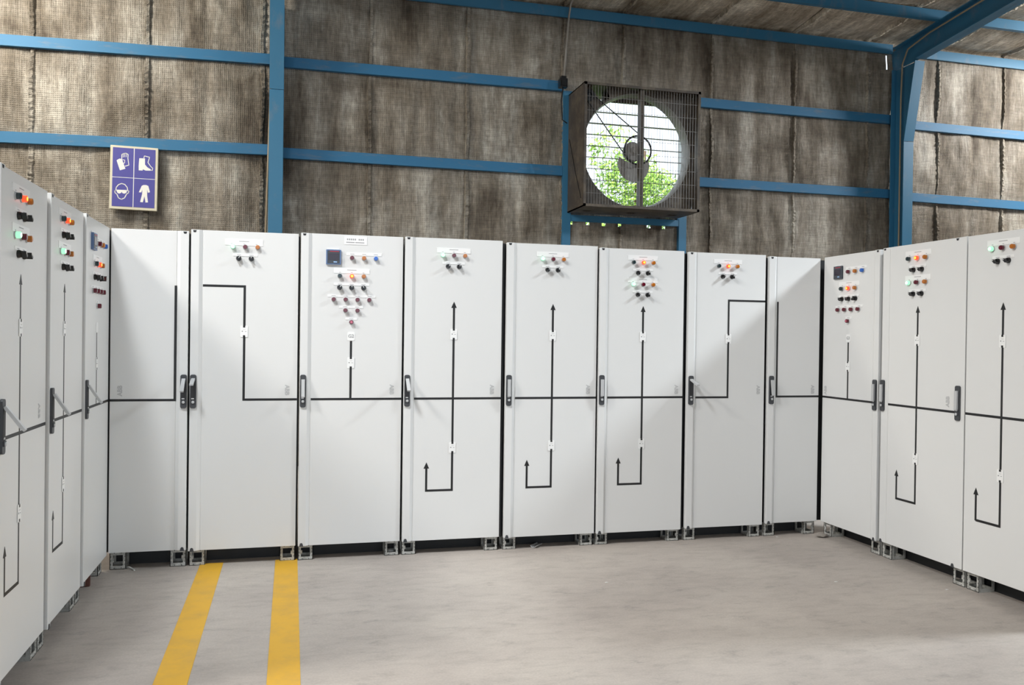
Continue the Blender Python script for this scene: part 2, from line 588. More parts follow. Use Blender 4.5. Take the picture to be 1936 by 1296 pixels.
# ------------------------------------------------------------------ steel frame
def steel_column(xc, label):
    r = empty('steel_column', (xc, 3.7, 0))
    tag(r, label, 'column', 'portal frame columns')
    hw = 0.0725
    zb, zt, yt, yo = 4.04, 5.026, 3.517 - 3.7, 0.24
    MB().prism([(0.0, 0), (0.012, 0), (0.012, zb), (0.0, zb)], 'x', -hw, hw).build('inner_flange', 'blue_steel', r)
    MB().prism([(0.0, zb + 0.006), (0.012, zb + 0.006), (yt + 0.012, zt), (yt, zt)], 'x', -hw, hw).build('haunch_flange', 'blue_steel', r)
    MB().prism([(0.012, 0), (0.345, 0), (0.345, 5.0315), (yt + 0.012, 5.0315), (0.012, zb)], 'x', -0.005, 0.005).build('web', 'blue_steel', r)
    MB().box(-hw, hw, yo, yo + 0.012, 0, 5.026).build('outer_flange', 'blue_steel', r)
    MB().box(-0.14, 0.14, -0.06, yo + 0.05, 0, 0.02).build('base_plate', 'blue_steel', r)
    return r

def steel_rafter(xc, label):
    r = empty('steel_rafter', (xc, 3.94, 5.3))
    tag(r, label, 'rafter', 'portal frame rafters')
    hw = 0.0725
    def bz(y): return 5.05 + 0.1 * (3.517 - y) - 5.3
    def tz(y): return 5.32 + 0.1 * (3.754 - y) - 5.3
    y0, y1 = 3.94, -14.9
    yw = 4.045 if xc > 5 else 3.94
    ys = 3.517
    Y = lambda y: y - 3.94
    MB().prism([(Y(ys), bz(ys)), (Y(y1), bz(y1)), (Y(y1), tz(y1)), (Y(yw), tz(yw)), (Y(yw), bz(ys) - 0.018)], 'x', -0.005, 0.005).build('web', 'blue_steel', r)
    MB().prism([(Y(ys), bz(ys)), (Y(y1), bz(y1)), (Y(y1), bz(y1) + 0.012), (Y(ys), bz(ys) + 0.012)], 'x', -hw, hw).build('bottom_flange', 'blue_steel', r)
    MB().prism([(Y(y0), tz(y0)), (Y(y1), tz(y1)), (Y(y1), tz(y1) + 0.012), (Y(y0), tz(y0) + 0.012)], 'x', -hw, hw).build('top_flange', 'blue_steel', r)
    return r

steel_column(XC_L, 'blue steel column standing behind the cabinets beside the safety sign')
steel_column(XC_R, 'blue steel column with knee joint right of the exhaust fan')
steel_rafter(XC_R, 'deep dark blue rafter rising from the column right of the fan')
steel_rafter(XC_L, 'blue rafter over the column beside the safety sign, above the picture')

def channel(b, xa, za, xb, zb, h=0.112, d=0.055, y=0.0):
    """open C section running along x, web facing the room"""
    sec = [(0, -h / 2), (0, h / 2), (d, h / 2), (d, h / 2 - 0.004), (0.004, h / 2 - 0.004), (0.004, -h / 2 + 0.004), (d, -h / 2 + 0.004), (d, -h / 2)]
    n = len(sec)
    vs = [(xa, y + p[0], za + p[1]) for p in sec] + [(xb, y + p[0], zb + p[1]) for p in sec]
    fs = [((i + 1) % n, i, n + i, n + (i + 1) % n) for i in range(n)] + [list(range(n)), list(range(2 * n - 1, n - 1, -1))]
    b.add(vs, fs)

def girt(xa, za, xb, zb, label):
    xm, zm = (xa + xb) / 2, (za + zb) / 2
    b = MB()
    channel(b, xa - xm, za - zm, xb - xm, zb - zm)
    o = b.build('wall_girt', 'blue_girt', None, loc=(xm, 4.0, zm))
    tag(o, label, 'girt', 'blue wall girts')
girt(-6.0, 4.30, XC_L - 0.01, 4.45, 'upper blue girt on the wall above the safety sign')
girt(-6.0, 3.33, XC_L - 0.01, 3.466, 'lower blue girt on the wall along the top of the safety sign')
girt(XC_L + 0.01, 4.432, 5.02, 4.446, 'upper blue girt between the sign column and the exhaust fan')
girt(XC_L + 0.01, 3.44, 5.02, 3.442, 'lower blue girt between the sign column and the exhaust fan')
girt(6.60, 4.402, XC_R - 0.01, 4.400, 'upper blue girt between the exhaust fan and the knee column')
girt(6.60, 3.417, XC_R - 0.01, 3.418, 'lower blue girt between the exhaust fan and the knee column')
girt(XC_R + 0.01, 4.353, 17.4, 4.31, 'upper blue girt right of the knee column')
girt(XC_R + 0.01, 3.398, 17.4, 3.30, 'lower blue girt right of the knee column')

def purlin(y, xa, xb, dz, label, name='roof_purlin', d=0.06):
    b = MB()
    zt = roof_z(y) - 0.012
    h = 0.12
    sec = [(0, -h), (0, 0), (d, 0), (d, -0.004), (0.004, -0.004), (0.004, -h + 0.004), (d, -h + 0.004), (d, -h)]
    b.prism(sec, 'x', -(xb - xa) / 2, (xb - xa) / 2)
    o = b.build(name, 'blue_steel', None, loc=((xa + xb) / 2, y, zt + dz))
    tag(o, label, 'purlin', 'blue roof purlins')
purlin(4.0, -6.0, XC_R - 0.02, -0.03, 'long blue eave purlin where the back wall meets the roof', 'eave_purlin', 0.03)
purlin(4.0, XC_R + 0.08, 17.4, -0.04, 'blue eave purlin in the corner right of the rafter', 'eave_purlin', 0.03)
purlin(3.1, -6.0, XC_R + 0.0, 0.0, 'second blue purlin up from the eave, left of the rafter')
purlin(3.1, XC_R + 0.0, 17.4, -0.005, 'second blue purlin up from the eave, right of the rafter')
for k, y in enumerate(PURLIN_Y[2:9]):
    purlin(y, -6.0, 17.4, 0.0, '%s blue purlin up from the eave, higher up the roof above the picture' % ('third', 'fourth', 'fifth', 'sixth', 'seventh', 'eighth', 'ninth')[k])

# posts and header framing the opening of the fan
b = MB().box(-0.052, 0.052, 0, 0.055, 0, 4.39)
tag(b.build('fan_post', 'blue_steel', None, loc=(5.075, 3.995, 0)), 'blue steel post carrying the left side of the exhaust fan', 'post', 'fan posts')
b = MB().box(-0.05, 0.05, 0, 0.055, 0, 4.36)
tag(b.build('fan_post', 'blue_steel', None, loc=(6.582, 3.995, 0)), 'blue steel post carrying the right side of the exhaust fan', 'post', 'fan posts')
b = MB().box(-0.70, 0.70, 0, 0.05, -0.035, 0.04)
tag(b.build('fan_header', 'blue_steel', None, loc=(5.829, 4.0, 2.885)), 'blue steel rail under the exhaust fan', 'rail')

# ------------------------------------------------------------------ exhaust fan
def exhaust_fan():
    cx, cz = 5.80, 3.645
    yf = 3.43
    r = empty('exhaust_fan', (cx, 4.0, cz - 0.70))
    tag(r, 'large square brown exhaust fan with wire guard set in the back wall', 'fan')
    H = 0.70
    W = 0.715
    oz = 0.70                     # centre height above the empty
    y0, y1 = yf - 4.0, -0.008
    t = 0.012
    hb = MB()
    hb.box(-W, -W + t, y0, y1, 0, 2 * H)
    hb.box(W - t, W, y0, y1, 0, 2 * H)
    hb.box(-W, W, y0, y1, 2 * H - t, 2 * H)
    # bottom sheet with three slots
    slots = [(-0.60, -0.50), (-0.05, 0.05), (0.48, 0.58)]
    ys0, ys1 = y1 - 0.26, y1 - 0.18
    hb.box(-W, W, y0, ys0, 0, t)
    hb.box(-W, W, ys1, y1, 0, t)
    xx = -W
    for a, c in slots:
        hb.box(xx, a, ys0, ys1, 0, t)
        xx = c
    hb.box(xx, W, ys0, ys1, 0, t)
    # front rim
    for a in ((-W, -W + 0.03), (W - 0.03, W)):
        hb.box(a[0], a[1], y0 - 0.006, y0 + 0.004, 0, 2 * H)
    hb.box(-W, W, y0 - 0.006, y0 + 0.004, 0, 0.03)
    hb.box(-W, W, y0 - 0.006, y0 + 0.004, 2 * H - 0.03, 2 * H)
    hb.build('housing', 'fan_steel', r)
    # panel with round opening and flared ring
    R = 0.665
    yp = 3.60 - 4.0
    n = 72
    vs, fs = [], []
    def sq(a):
        c, s = math.cos(a), math.sin(a)
        k = (W - 0.012) / max(abs(c), abs(s) * (W - 0.012) / (H - 0.012))
        return (c * k, s * k)
    for i in range(n):
        a = 2 * math.pi * i / n
        c, s = math.cos(a), math.sin(a)
        px, pz = sq(a)
        q = 0.12
        vs += [(R * c, yp, oz + R * s), ((R * c) * (1 - q) + px * q, yp, oz + (R * s) * (1 - q) + pz * q), (px, yp, oz + pz)]
    for i in range(n):
        j = (i + 1) % n
        a = math.degrees(2 * math.pi * (i + 0.5) / n)
        fs.append((i * 3, j * 3, j * 3 + 1, i * 3 + 1))
        if not 119 < a < 132:
            fs.append((i * 3 + 1, j * 3 + 1, j * 3 + 2, i * 3 + 2))
    b = MB()
    b.add(vs, fs)
    b.build('venturi_panel', 'fan_steel', r)
    b = MB().lathe_y(0, oz, [(R, yp), (R - 0.012, yp + 0.03), (R - 0.02, yp + 0.09), (R - 0.018, yp + 0.16)], 72, cap=False)
    b.build('venturi_ring', 'venturi_paint', r, smooth=True)
    # wire guard
    g = MB()
    yg = y0 + 0.012
    k = -W + 0.03
    while k < W - 0.02:
        g.box(k - 0.0018, k + 0.0018, yg, yg + 0.0036, 0.02, 2 * H - 0.02)
        k += 0.0345
    for k in range(1, 9):
        z = 2 * H * k / 9
        g.box(-W + 0.02, W - 0.02, yg + 0.0036, yg + 0.0072, z - 0.002, z + 0.002)
    g.build('wire_guard', 'wire_steel', r)
    # strut, pulley, belt, hub, blade, motor
    MB().box(-0.022, 0.022, yg + 0.012, yg + 0.05, 0.012, 2 * H - 0.012).box(-0.03, -0.022, yg + 0.012, yg + 0.09, 0.012, 2 * H - 0.012).build('strut', 'fan_steel', r)
    yq = yp - 0.02
    ring = [(0.165 * math.cos(2 * math.pi * i / 40), yq, oz + 0.005 + 0.165 * math.sin(2 * math.pi * i / 40)) for i in range(41)]
    b = MB().tube(ring, 0.011, 8, cap=False)
    for a in (0.5, 2.6, 4.7):
        b.box(-0.003, 0.003, yq - 0.003, yq + 0.003, oz - 0.03, oz + 0.03)
    b.build('pulley', 'rubber', r, smooth=True)
    MB().lathe_y(-0.03, oz, [(0.115, yp + 0.10), (0.118, yp + 0.06), (0.105, yp + 0.03), (0.05, yp + 0.02), (0.045, yq - 0.03), (0.02, yq - 0.035)], 28).build('hub', 'fan_pale', r, smooth=False)
    # swept lower blade
    pts_o, pts_i = [], []
    for i in range(21):
        t_ = i / 20
        a = math.radians(198 + 142 * t_)
        bulge = math.sin(math.pi * t_) ** 0.8
        ro = 0.215 + 0.135 * bulge
        ri = 0.215 - 0.09 * bulge
        pts_o.append((-0.01 + ro * math.cos(a) * 0.92, oz + ro * math.sin(a)))
        pts_i.append((-0.01 + ri * math.cos(a) * 0.92, oz + ri * math.sin(a)))
    vs, fs = [], []
    for i in range(21):
        tw = 0.05 * (i / 20 - 0.5)
        vs += [(pts_o[i][0], yp + 0.07 + tw, pts_o[i][1]), (pts_i[i][0], yp + 0.07 + tw * 0.6, pts_i[i][1]), (pts_o[i][0], yp + 0.076 + tw, pts_o[i][1]), (pts_i[i][0], yp + 0.076 + tw * 0.6, pts_i[i][1])]
    for i in range(20):
        q = i * 4
        fs += [(q, q + 1, q + 5, q + 4), (q + 2, q + 3, q + 7, q + 6), (q, q + 2, q + 6, q + 4), (q + 1, q + 3, q + 7, q + 5)]
    b = MB()
    b.add(vs, fs)
    b.build('blade', 'fan_pale', r)
    mx, mz = -0.615, oz + 0.585
    for s, nm in ((1, 'belt'), (-1, 'belt')):
        d = Vector((-mx, 0, oz - mz)).normalized()
        nrm = Vector((-d.z, 0, d.x)) * s
        p0 = Vector((0, yq, oz)) + nrm * 0.165
        p1 = Vector((mx, yq, mz)) + nrm * 0.045
        MB().tube([p0, p1], 0.0065, 6).build(nm, 'rubber', r)
    MB().lathe_y(mx, mz, [(0.065, yp - 0.005), (0.065, yp - 0.05), (0.035, yp - 0.055), (0.035, yq - 0.02), (0.02, yq - 0.025)], 20).build('motor', 'frame_dark', r)
    # open shutter at the back
    for k in range(10):
        z = 0.10 + k * 0.134
        b = MB()
        ya, yb = -0.20, -0.10
        dz = 0.10 * 0.17
        b.add([(-W + 0.03, ya, z), (W - 0.03, ya, z), (W - 0.03, yb, z + dz), (-W + 0.03, yb, z + dz), (-W + 0.03, ya, z + 0.006), (W - 0.03, ya, z + 0.006), (W - 0.03, yb, z + dz + 0.006), (-W + 0.03, yb, z + dz + 0.006)],
              [(0, 1, 2, 3), (4, 5, 6, 7), (0, 1, 5, 4), (1, 2, 6, 5), (2, 3, 7, 6), (3, 0, 4, 7)])
        b.build('shutter_slat', 'fan_steel', r)
    b = MB().box(-W + 0.013, -W + 0.03, -0.21, -0.17, 0.012, 2 * H - 0.012).box(W - 0.03, W - 0.013, -0.21, -0.17, 0.012, 2 * H - 0.012)
    b.box(-0.36, W - 0.013, -0.21, -0.17, 2 * H - 0.10, 2 * H - 0.012).box(-W + 0.013, W - 0.013, -0.21, -0.17, 0.012, 0.04)
    b.build('shutter_frame', 'fan_steel', r)
    MB().box(W - 0.0135, W - 0.0122, -0.40, -0.01, 0.02, 2 * H - 0.02).build('daylit_sheet', 'daylit_pale', r)  # sheet added on the right cheek, daylight glare put into its colour
    # loose cord on the left cheek
    MB().tube([(-W - 0.004, -0.50, 0.10), (-W - 0.005, -0.30, 0.42), (-W - 0.005, -0.06, 0.86)], 0.004, 6).build('cord', 'rubber', r)
    return r
exhaust_fan()

# ------------------------------------------------------------------ conduits
pts = [(1.713, 3.88, 5.30), (1.70, 3.88, 4.7), (1.672, 3.88, 3.6), (1.648, 3.88, 2.5), (1.63, 3.88, 1.2), (1.63, 3.88, 0.1)]
b = MB().tube([(p[0] - 1.63, p[1] - 3.88, p[2]) for p in pts], 0.012, 8)
b2 = b.build('wall_conduit', 'conduit_tan', None, smooth=True, loc=(1.63, 3.88, 0))
tag(b2, 'thin tan conduit running down beside the column next to the sign', 'conduit')
r = empty('fan_cable', (4.98, 3.90, 4.44))
tag(r, 'dark cable conduit dropping from the roof to the plug beside the fan', 'conduit')
MB().tube([(0.012, 0, 0.07), (0.035, 0.0, 0.45), (0.062, 0.0, 0.80), (0.075, -0.02, 0.93), (0.11, -0.10, 1.04)], 0.012, 8).build('pipe', 'conduit_steel', r, smooth=True)
MB().box(-0.045, 0.045, -0.04, 0.05, -0.045, 0.055).box(-0.03, 0.03, -0.05, -0.04, -0.03, 0.03).box(-0.03, 0.03, -0.03, 0.03, 0.055, 0.085).build('plug_box', 'black_plastic', r)
MB().tube([(-0.0, 0, -0.045), (-0.02, 0.0, -0.20), (0.0, 0.01, -0.42), (0.06, 0.0, -0.46)], 0.007, 6).build('flex', 'rubber', r, smooth=True)
pts = [(0, 0, 0), (0, -0.0, 1.6), (0, 0, 2.4)]
b = MB().tube([(9.55, 3.80, 0.02), (9.548, 3.80, 2.2), (9.545, 3.80, 4.6), (9.542, 3.78, 5.05), (9.54, 3.68, 5.22), (9.538, 3.3, 5.30), (9.538, 1.6, 5.47)], 0.011, 8)
tag(b.build('wall_conduit', 'conduit_tan', None, smooth=True), 'thin dark conduit clipped to the knee column and its rafter', 'conduit')

# ------------------------------------------------------------------ safety sign
def stroke(b, pts, wd, y0, y1, closed=False):
    n = len(pts)
    rng = range(n if closed else n - 1)
    for i in rng:
        a, c = Vector(pts[i]), Vector(pts[(i + 1) % n])
        d = (c - a).normalized()
        a2, c2 = a - d * wd * 0.35, c + d * wd * 0.35
        p = Vector((-d.y, d.x)) * wd / 2
        q = [a2 + p, c2 + p, c2 - p, a2 - p]
        b.prism([(t.x, t.y) for t in q], 'y', y0, y1)

def safety_sign():
    W_, H_ = 0.462, 0.66
    r = empty('safety_sign', (0.315, 3.965, 2.735))
    r.rotation_euler = (0.0, 0.012, 0)
    tag(r, 'blue and white safety sign with four pictograms hung on the wall', 'sign')
    def P(px, py):
        return ((px - 160) / 790 * W_ - W_ / 2, H_ - (py - 150 - (px - 160) * 0.044) / 1020 * H_)
    bevel(MB().box(-W_ / 2, W_ / 2, -0.012, 0.03, 0, H_).build('board', 'sign_board', r), 0.004)
    x0, x1, x2, x3 = -W_ / 2 + 0.024, -0.004, 0.002, W_ / 2 - 0.024
    z0, z1, z2, z3 = 0.028, 0.327, 0.333, H_ - 0.022
    MB().box(x0, x3, -0.0135, -0.0115, z0, z3).build('white_ground', 'sign_white', r)
    for a, c, e, g in ((x0 + .001, x1 - .001, z2, z3), (x2 + .001, x3 - .001, z2, z3), (x0 + .001, x1 - .001, z0, z1), (x2 + .001, x3 - .001, z0, z1)):
        MB().box(a, c, -0.0146, -0.0135, e, g).build('blue_field', 'sign_blue', r)
    ya, yb = -0.0158, -0.0146
    S = lambda pts: [P(*p) for p in pts]
    k = W_ / 790
    b = MB()
    stroke(b, S([(352, 372), (352, 300), (380, 286), (420, 280), (455, 300), (452, 360), (470, 470), (412, 488)]), 13 * k, ya, yb)
    stroke(b, S([(378, 290), (376, 345)]), 9 * k, ya, yb)
    stroke(b, S([(402, 284), (400, 340)]), 9 * k, ya, yb)
    stroke(b, S([(430, 288), (425, 340)]), 9 * k, ya, yb)
    stroke(b, S([(365, 385), (400, 390), (400, 430), (385, 445)]), 10 * k, ya, yb)
    b.prism(S([(268, 400), (292, 380), (322, 368), (356, 380), (415, 530), (325, 556)]), 'y', ya, yb)
    b.build('glove_pictogram', 'sign_white', r, )
    b = MB()
    b.prism(S([(640, 355), (735, 355), (737, 455), (780, 500), (835, 530), (835, 552), (750, 552), (702, 532), (700, 552), (635, 550), (632, 480)]), 'y', ya, yb)
    stroke(b, S([(716, 345), (725, 315), (810, 335), (785, 420), (830, 480), (866, 512), (860, 545), (845, 545)]), 13 * k, ya, yb)
    b.build('boot_pictogram', 'sign_white', r)
    b = MB()
    stroke(b, S([(265, 880), (272, 830), (310, 785), (360, 768), (410, 782), (452, 830), (462, 882), (480, 890), (470, 920), (445, 935), (410, 1000), (360, 1022), (312, 1000), (285, 940), (256, 920), (247, 890)]), 15 * k, ya, yb, True)
    b.prism(S([(272, 868), (452, 872), (442, 915), (405, 932), (372, 920), (362, 898), (352, 920), (320, 932), (290, 915)]), 'y', ya, yb)
    b.build('goggles_pictogram', 'sign_white', r)
    b = MB()
    b.prism(S([(720, 785), (765, 785), (800, 800), (830, 900), (795, 910), (780, 860), (785, 960), (800, 1066), (758, 1068), (740, 965), (715, 1065), (670, 1060), (700, 930), (702, 860), (685, 906), (645, 904), (690, 800)]), 'y', ya, yb)
    b.build('coverall_pictogram', 'sign_white', r)
safety_sign()

# ------------------------------------------------------------------ switchgear cabinets
def rounded_rect(x0, x1, z0, z1, rad, n=4):
    pts = []
    for cx, cz, a0 in ((x1 - rad, z1 - rad, 0), (x0 + rad, z1 - rad, 90), (x0 + rad, z0 + rad, 180), (x1 - rad, z0 + rad, 270)):
        for i in range(n + 1):
            a = math.radians(a0 + 90 * i / n)
            pts.append((cx + rad * math.cos(a), cz + rad * math.sin(a)))
    return pts

def pilot_mesh(code):
    m1, m2 = {'r': ('lens_red', 'lens_red'), 'a': ('lens_amber', 'lens_amber'), 'b': ('lens_blue', 'lens_blue'), 'g': ('lens_green', 'lens_green'),
              'P': ('lens_red', 'lens_pink'), 'O': ('lit_red', 'lit_orange'), 'G': ('lit_green', 'lit_green_core')}[code]
    b = MB()
    b.mat(0).lathe_y(0, 0, [(0.0160, 0.0), (0.0160, -0.004), (0.0145, -0.006)], 16)
    b.mat(1).lathe_y(0, 0, [(0.0138, -0.006), (0.0138, -0.020), (0.0120, -0.0235)], 12)
    b.mat(2).lathe_y(0, 0, [(0.0085, -0.0236), (0.0080, -0.0246)], 12)
    return b.mesh('pilot_light', ['lever_silver', m1, m2])
PILOT = {c: pilot_mesh(c) for c in 'rabgPOG'}

def knob_mesh():
    b = MB()
    b.mat(0).lathe_y(0, 0, [(0.0165, 0), (0.0165, -0.006), (0.0150, -0.010), (0.0135, -0.014)], 16)
    b.prism([(-0.0060, -0.014), (0.0060, -0.014), (0.0060, 0.006), (0.0, 0.0165), (-0.0060, 0.006)], 'y', -0.010, -0.034)
    b.mat(1).box(-0.0016, 0.0016, -0.0346, -0.0338, 0.002, 0.013)
    return b.mesh('rotary_switch', ['black_plastic', 'knob_mark'])
KNOB = knob_mesh()

def handle_base_mesh():
    """escutcheon 0.037 x 0.21, origin at its centre"""
    b = MB()
    b.mat(0).prism(rounded_rect(-0.0185, 0.0185, -0.105, 0.105, 0.012), 'y', 0.0, -0.011)
    b.mat(1).box(-0.0135, 0.0135, -0.0122, -0.0105, -0.052, 0.073)
    b.mat(2).box(-0.0100, 0.0060, -0.0140, -0.0105, -0.048, -0.041)
    b.mat(0).box(-0.0135, 0.0135, -0.0160, -0.0105, -0.075, -0.054)
    b.mat(2).lathe_y(0, -0.066, [(0.0085, -0.016), (0.0085, -0.0185), (0.006, -0.0195)], 12)
    return b.mesh('handle', ['handle_grey', 'handle_pit', 'lever_silver'])
HANDLE = handle_base_mesh()

def lever_mesh():
    """hangs from its hinge at the origin, front towards -y"""
    b = MB()
    b.prism([(0.0, 0.004), (-0.012, 0.002), (-0.013, -0.112), (-0.004, -0.114), (0.0, -0.100)], 'x', -0.0108, 0.0108)
    return b.mesh('handle_lever', ['lever_silver'])
LEVER = lever_mesh()

def tag_mesh():
    b = MB()
    b.mat(0).prism(rounded_rect(-0.0225, 0.0225, -0.036, 0.036, 0.004, 2), 'y', 0.0, -0.0022)
    b.mat(1).box(-0.0068, 0.0068, -0.0026, -0.0021, 0.024, 0.036)
    b.box(-0.0068, 0.0068, -0.0026, -0.0021, -0.036, -0.024)
    b.mat(2).box(-0.0145, -0.0065, -0.0026, -0.0021, -0.003, 0.004)
    b.box(0.004, 0.014, -0.0026, -0.0021, -0.002, 0.001)
    b.box(-0.008, 0.010, -0.0026, -0.0021, 0.012, 0.0135)
    return b.mesh('symbol_tag', ['plate_white', 'mimic_black', 'print_grey'])
TAG = tag_mesh()

def foot_mesh():
    """galvanised corner bracket 0.094 wide, 0.11 deep, height 1 unit"""
    b = MB()
    w2, d, t, rail = 0.047, 0.11, 0.004, 0.018
    rz = 0.20
    for y in (0.0, d - t):
        b.mat(0).box(-w2, -w2 + rail, y, y + t, 0, 1).box(w2 - rail, w2, y, y + t, 0, 1)
        b.box(-w2 + rail, w2 - rail, y, y + t, 0, rz).box(-w2 + rail, w2 - rail, y, y + t, 1 - rz, 1)
    for x in (-w2, w2 - t):
        b.box(x, x + t, 0, rail, 0, 1).box(x, x + t, d - rail, d, 0, 1)
        b.box(x, x + t, rail, d - rail, 0, rz).box(x, x + t, rail, d - rail, 1 - rz, 1)
    b.box(-w2, w2, 0, d, 0, 0.035).box(-w2, w2, 0, d, 0.965, 1)
    b.box(w2 - rail - 0.008, w2 - rail, 0, t, 0.40, 0.62)
    b.mat(1)
    for sx in (-1, 1):
        for z in (0.28, 0.5, 0.72):
            b.box(sx * (w2 - 0.0075) - 0.0022, sx * (w2 - 0.0075) + 0.0022, -0.0006, 0.001, z - 0.025, z + 0.025)
        for z in (0.08, 0.92):
            b.box(sx * 0.02 - 0.0028, sx * 0.02 + 0.0028, -0.0006, 0.001, z - 0.022, z + 0.022)
    return b.mesh('foot', ['galvanised', 'frame_dark'])
FOOT = foot_mesh()

YP = -0.0006          # just proud of the door sheet

def cabinet(row, x0, w, zt, zb, label, hand='L', items=(), lines=(), arrows=(), handles=(), logo=None, levers=(), depth=0.6, filler=None, gap=0.0):
    XL, XR = 0.8526, 5.8126
    loc, rz = {'B': ((x0, 0, 0), 0.0), 'R': ((XR, -x0, 0), -math.pi / 2), 'L': ((XL, x0, 0), math.pi / 2)}[row]
    r = empty('switchgear_cabinet', loc, rz)
    tag(r, label, 'cabinet', 'switchgear cabinets')
    MB().box(0.008, w - 0.008, 0.062, depth, zb + 0.002, zt - 0.012).build('body', 'cabinet_side', r)
    MB().box(0.003, w - 0.003, 0.0215, 0.0615, zb + 0.002, zt - 0.008).build('front_frame', 'frame_dark', r)
    MB().box(0.004, w - 0.004, 0.145, 0.150, 0.001, zb).build('shade_panel', 'frame_dark', r)  # dark sheet added as shade to blacken the space under the cabinet
    if filler:
        MB().box(*filler, 0.030, 0.055, zb, zt - 0.01).build('corner_filler', 'frame_dark', r)
    if gap:
        MB().box(w - 0.0028, w + gap - 0.002, 0.035, 0.060, zb, zt - 0.012).build('gap_seal', 'frame_dark', r)
    # door sheet with the raised handle strip
    g = 0.0025
    s0, s1 = 0.050, 0.073
    if hand == 'L':
        sec = [(g, -0.013), (s0, -0.013), (s1 - 0.003, 0.003), (s1, 0.003), (s1, 0.0), (w - g, 0.0), (w - g, 0.021), (g, 0.021)]
    elif hand == 'R':
        sec = [(w - g, -0.013), (w - s0, -0.013), (w - s1 + 0.003, 0.003), (w - s1, 0.003), (w - s1, 0.0), (g, 0.0), (g, 0.021), (w - g, 0.021)]
    elif hand == 'F':
        sec = [(g, 0.0), (s1 - 0.003, 0.0), (s1 - 0.003, 0.003), (s1, 0.003), (s1, 0.0), (w - g, 0.0), (w - g, 0.021), (g, 0.021)]
    else:
        sec = [(g, 0.0), (w - g, 0.0), (w - g, 0.021), (g, 0.021)]
    door = MB().prism(sec, 'z', zb, zt).build('door', 'cabinet_paint', r)
    bevel(door, 0.0022, 2)
    ystrip = -0.013 if hand in 'LR' else 0.0
    # corner clip and bottom lug on the handle side
    sides = {'L': [0.024], 'R': [w - 0.024], 'F': [0.02, w - 0.075], 'N': []}[hand]
    for cx in sides:
        MB().prism([(cx - 0.011, zt - 0.004), (cx + 0.011, zt - 0.004), (cx + 0.007, zt - 0.017), (cx - 0.007, zt - 0.017)], 'y', ystrip - 0.001, ystrip + 0.002).build('corner_clip', 'handle_pit', door)
        MB().prism([(cx - 0.013, zb - 0.003), (cx + 0.013, zb - 0.003), (cx + 0.008, zb + 0.016), (cx + 0.003, zb + 0.020), (cx - 0.004, zb + 0.020), (cx - 0.008, zb + 0.016)], 'y', ystrip - 0.003, ystrip + 0.003).build('bottom_lug', 'handle_grey', door)
    # feet: brackets at the four corners
    for fx, fy in ((0.052, 0.028), (w - 0.052, 0.028), (0.052, depth - 0.115), (w - 0.052, depth - 0.115)):
        f = place('foot', FOOT, r, (fx, fy, 0.0))
        f.scale = (1 if fx > w / 2 else -1, 1, zb + 0.001)
    # black mimic lines
    hw = 0.0072
    for (xa, za), (xb, zb2) in lines:
        b = MB()
        if abs(xa - xb) < abs(za - zb2):
            b.box(xa - hw, xa + hw, YP, 0.0005, min(za, zb2), max(za, zb2))
        else:
            b.box(min(xa, xb) - hw * (0 if min(xa, xb) < 0.1 else 1), max(xa, xb) + hw * (0 if max(xa, xb) > w - 0.1 else 1), YP * 1.5, 0.0005, za - hw, za + hw)
        b.build('mimic_line', 'mimic_black', door)
    for ax, az in arrows:
        MB().prism([(ax - 0.0185, az - 0.042), (ax + 0.0185, az - 0.042), (ax, az)], 'y', YP * 2, 0.0005).build('mimic_arrow', 'mimic_black', door)
    # plates, lights, switches
    for it in items:
        k = it[0]
        if k == 'plate':
            _, xa, xb, z, h = it
            b = MB().mat(0)
            b.box(xa, xb, -0.0022, 0.0002, z - h / 2, z + h / 2)
            b.mat(1)
            if h > 0.045:
                for j in range(9):
                    if j != 5:
                        b.box(xa + 0.016 + j * 0.0125, xa + 0.016 + j * 0.0125 + 0.0085, -0.0026, -0.0021, z + 0.002, z + 0.013)
                b.box(xa + 0.012, xa + 0.066, -0.0026, -0.0021, z - 0.015, z - 0.009)
                b.box(xa + 0.070, xb - 0.018, -0.0026, -0.0021, z - 0.015, z - 0.009)
            elif h > 0.025:
                xm = (xa + xb) / 2
                b.box(xm - 0.030, xm + 0.030, -0.0026, -0.0021, z + 0.004, z + 0.0075)
                for q in (-0.075, 0, 0.075):
                    b.box(xm + q - 0.006, xm + q + 0.006, -0.0026, -0.0021, z - 0.012, z - 0.009)
            else:
                n = max(1, int(round((xb - xa) / 0.078)))
                for q in range(n):
                    xm = xa + (q + 0.5) * (xb - xa) / n
                    b.box(xm - 0.013, xm + 0.013, -0.0026, -0.0021, z - 0.002, z + 0.001)
            b.build('nameplate', ['plate_white', 'print_grey'], door)
        elif k == 'lights':
            _, xa, xb, z, codes = it
            n = len(codes)
            for j, c in enumerate(codes):
                x = xa if n == 1 else xa + (xb - xa) * j / (n - 1)
                place('pilot_light', PILOT[c], door, (x, 0.0, z))
        elif k == 'knobs':
            _, xa, xb, z, n = it
            turn = [0.6, 0.0, -0.5] if row == 'B' else [-0.8, -0.8, 0.4]
            for j in range(n):
                x = xa + (xb - xa) * j / (n - 1)
                place('rotary_switch', KNOB, door, (x, 0.0, z), (0, turn[j % 3], 0))
        elif k == 'tag':
            place('symbol_tag', TAG, door, (it[1], YP * 2, it[2]))
        elif k == 'gplate':
            _, x, z, s = it
            b = MB().prism(rounded_rect(x - 0.024, x + 0.024, z - 0.029, z + 0.029, 0.011), 'y', 0.0, -0.0022)
            b.build('generator_plate', 'plate_white', door)
            if s:
                place('plate_lettering', text_mesh(s, 0.030, 'print_grey', 0.0006), door, (x, -0.0026, z), (math.pi / 2, 0, 0))
        elif k == 'meter':
            _, x, z, dark = it
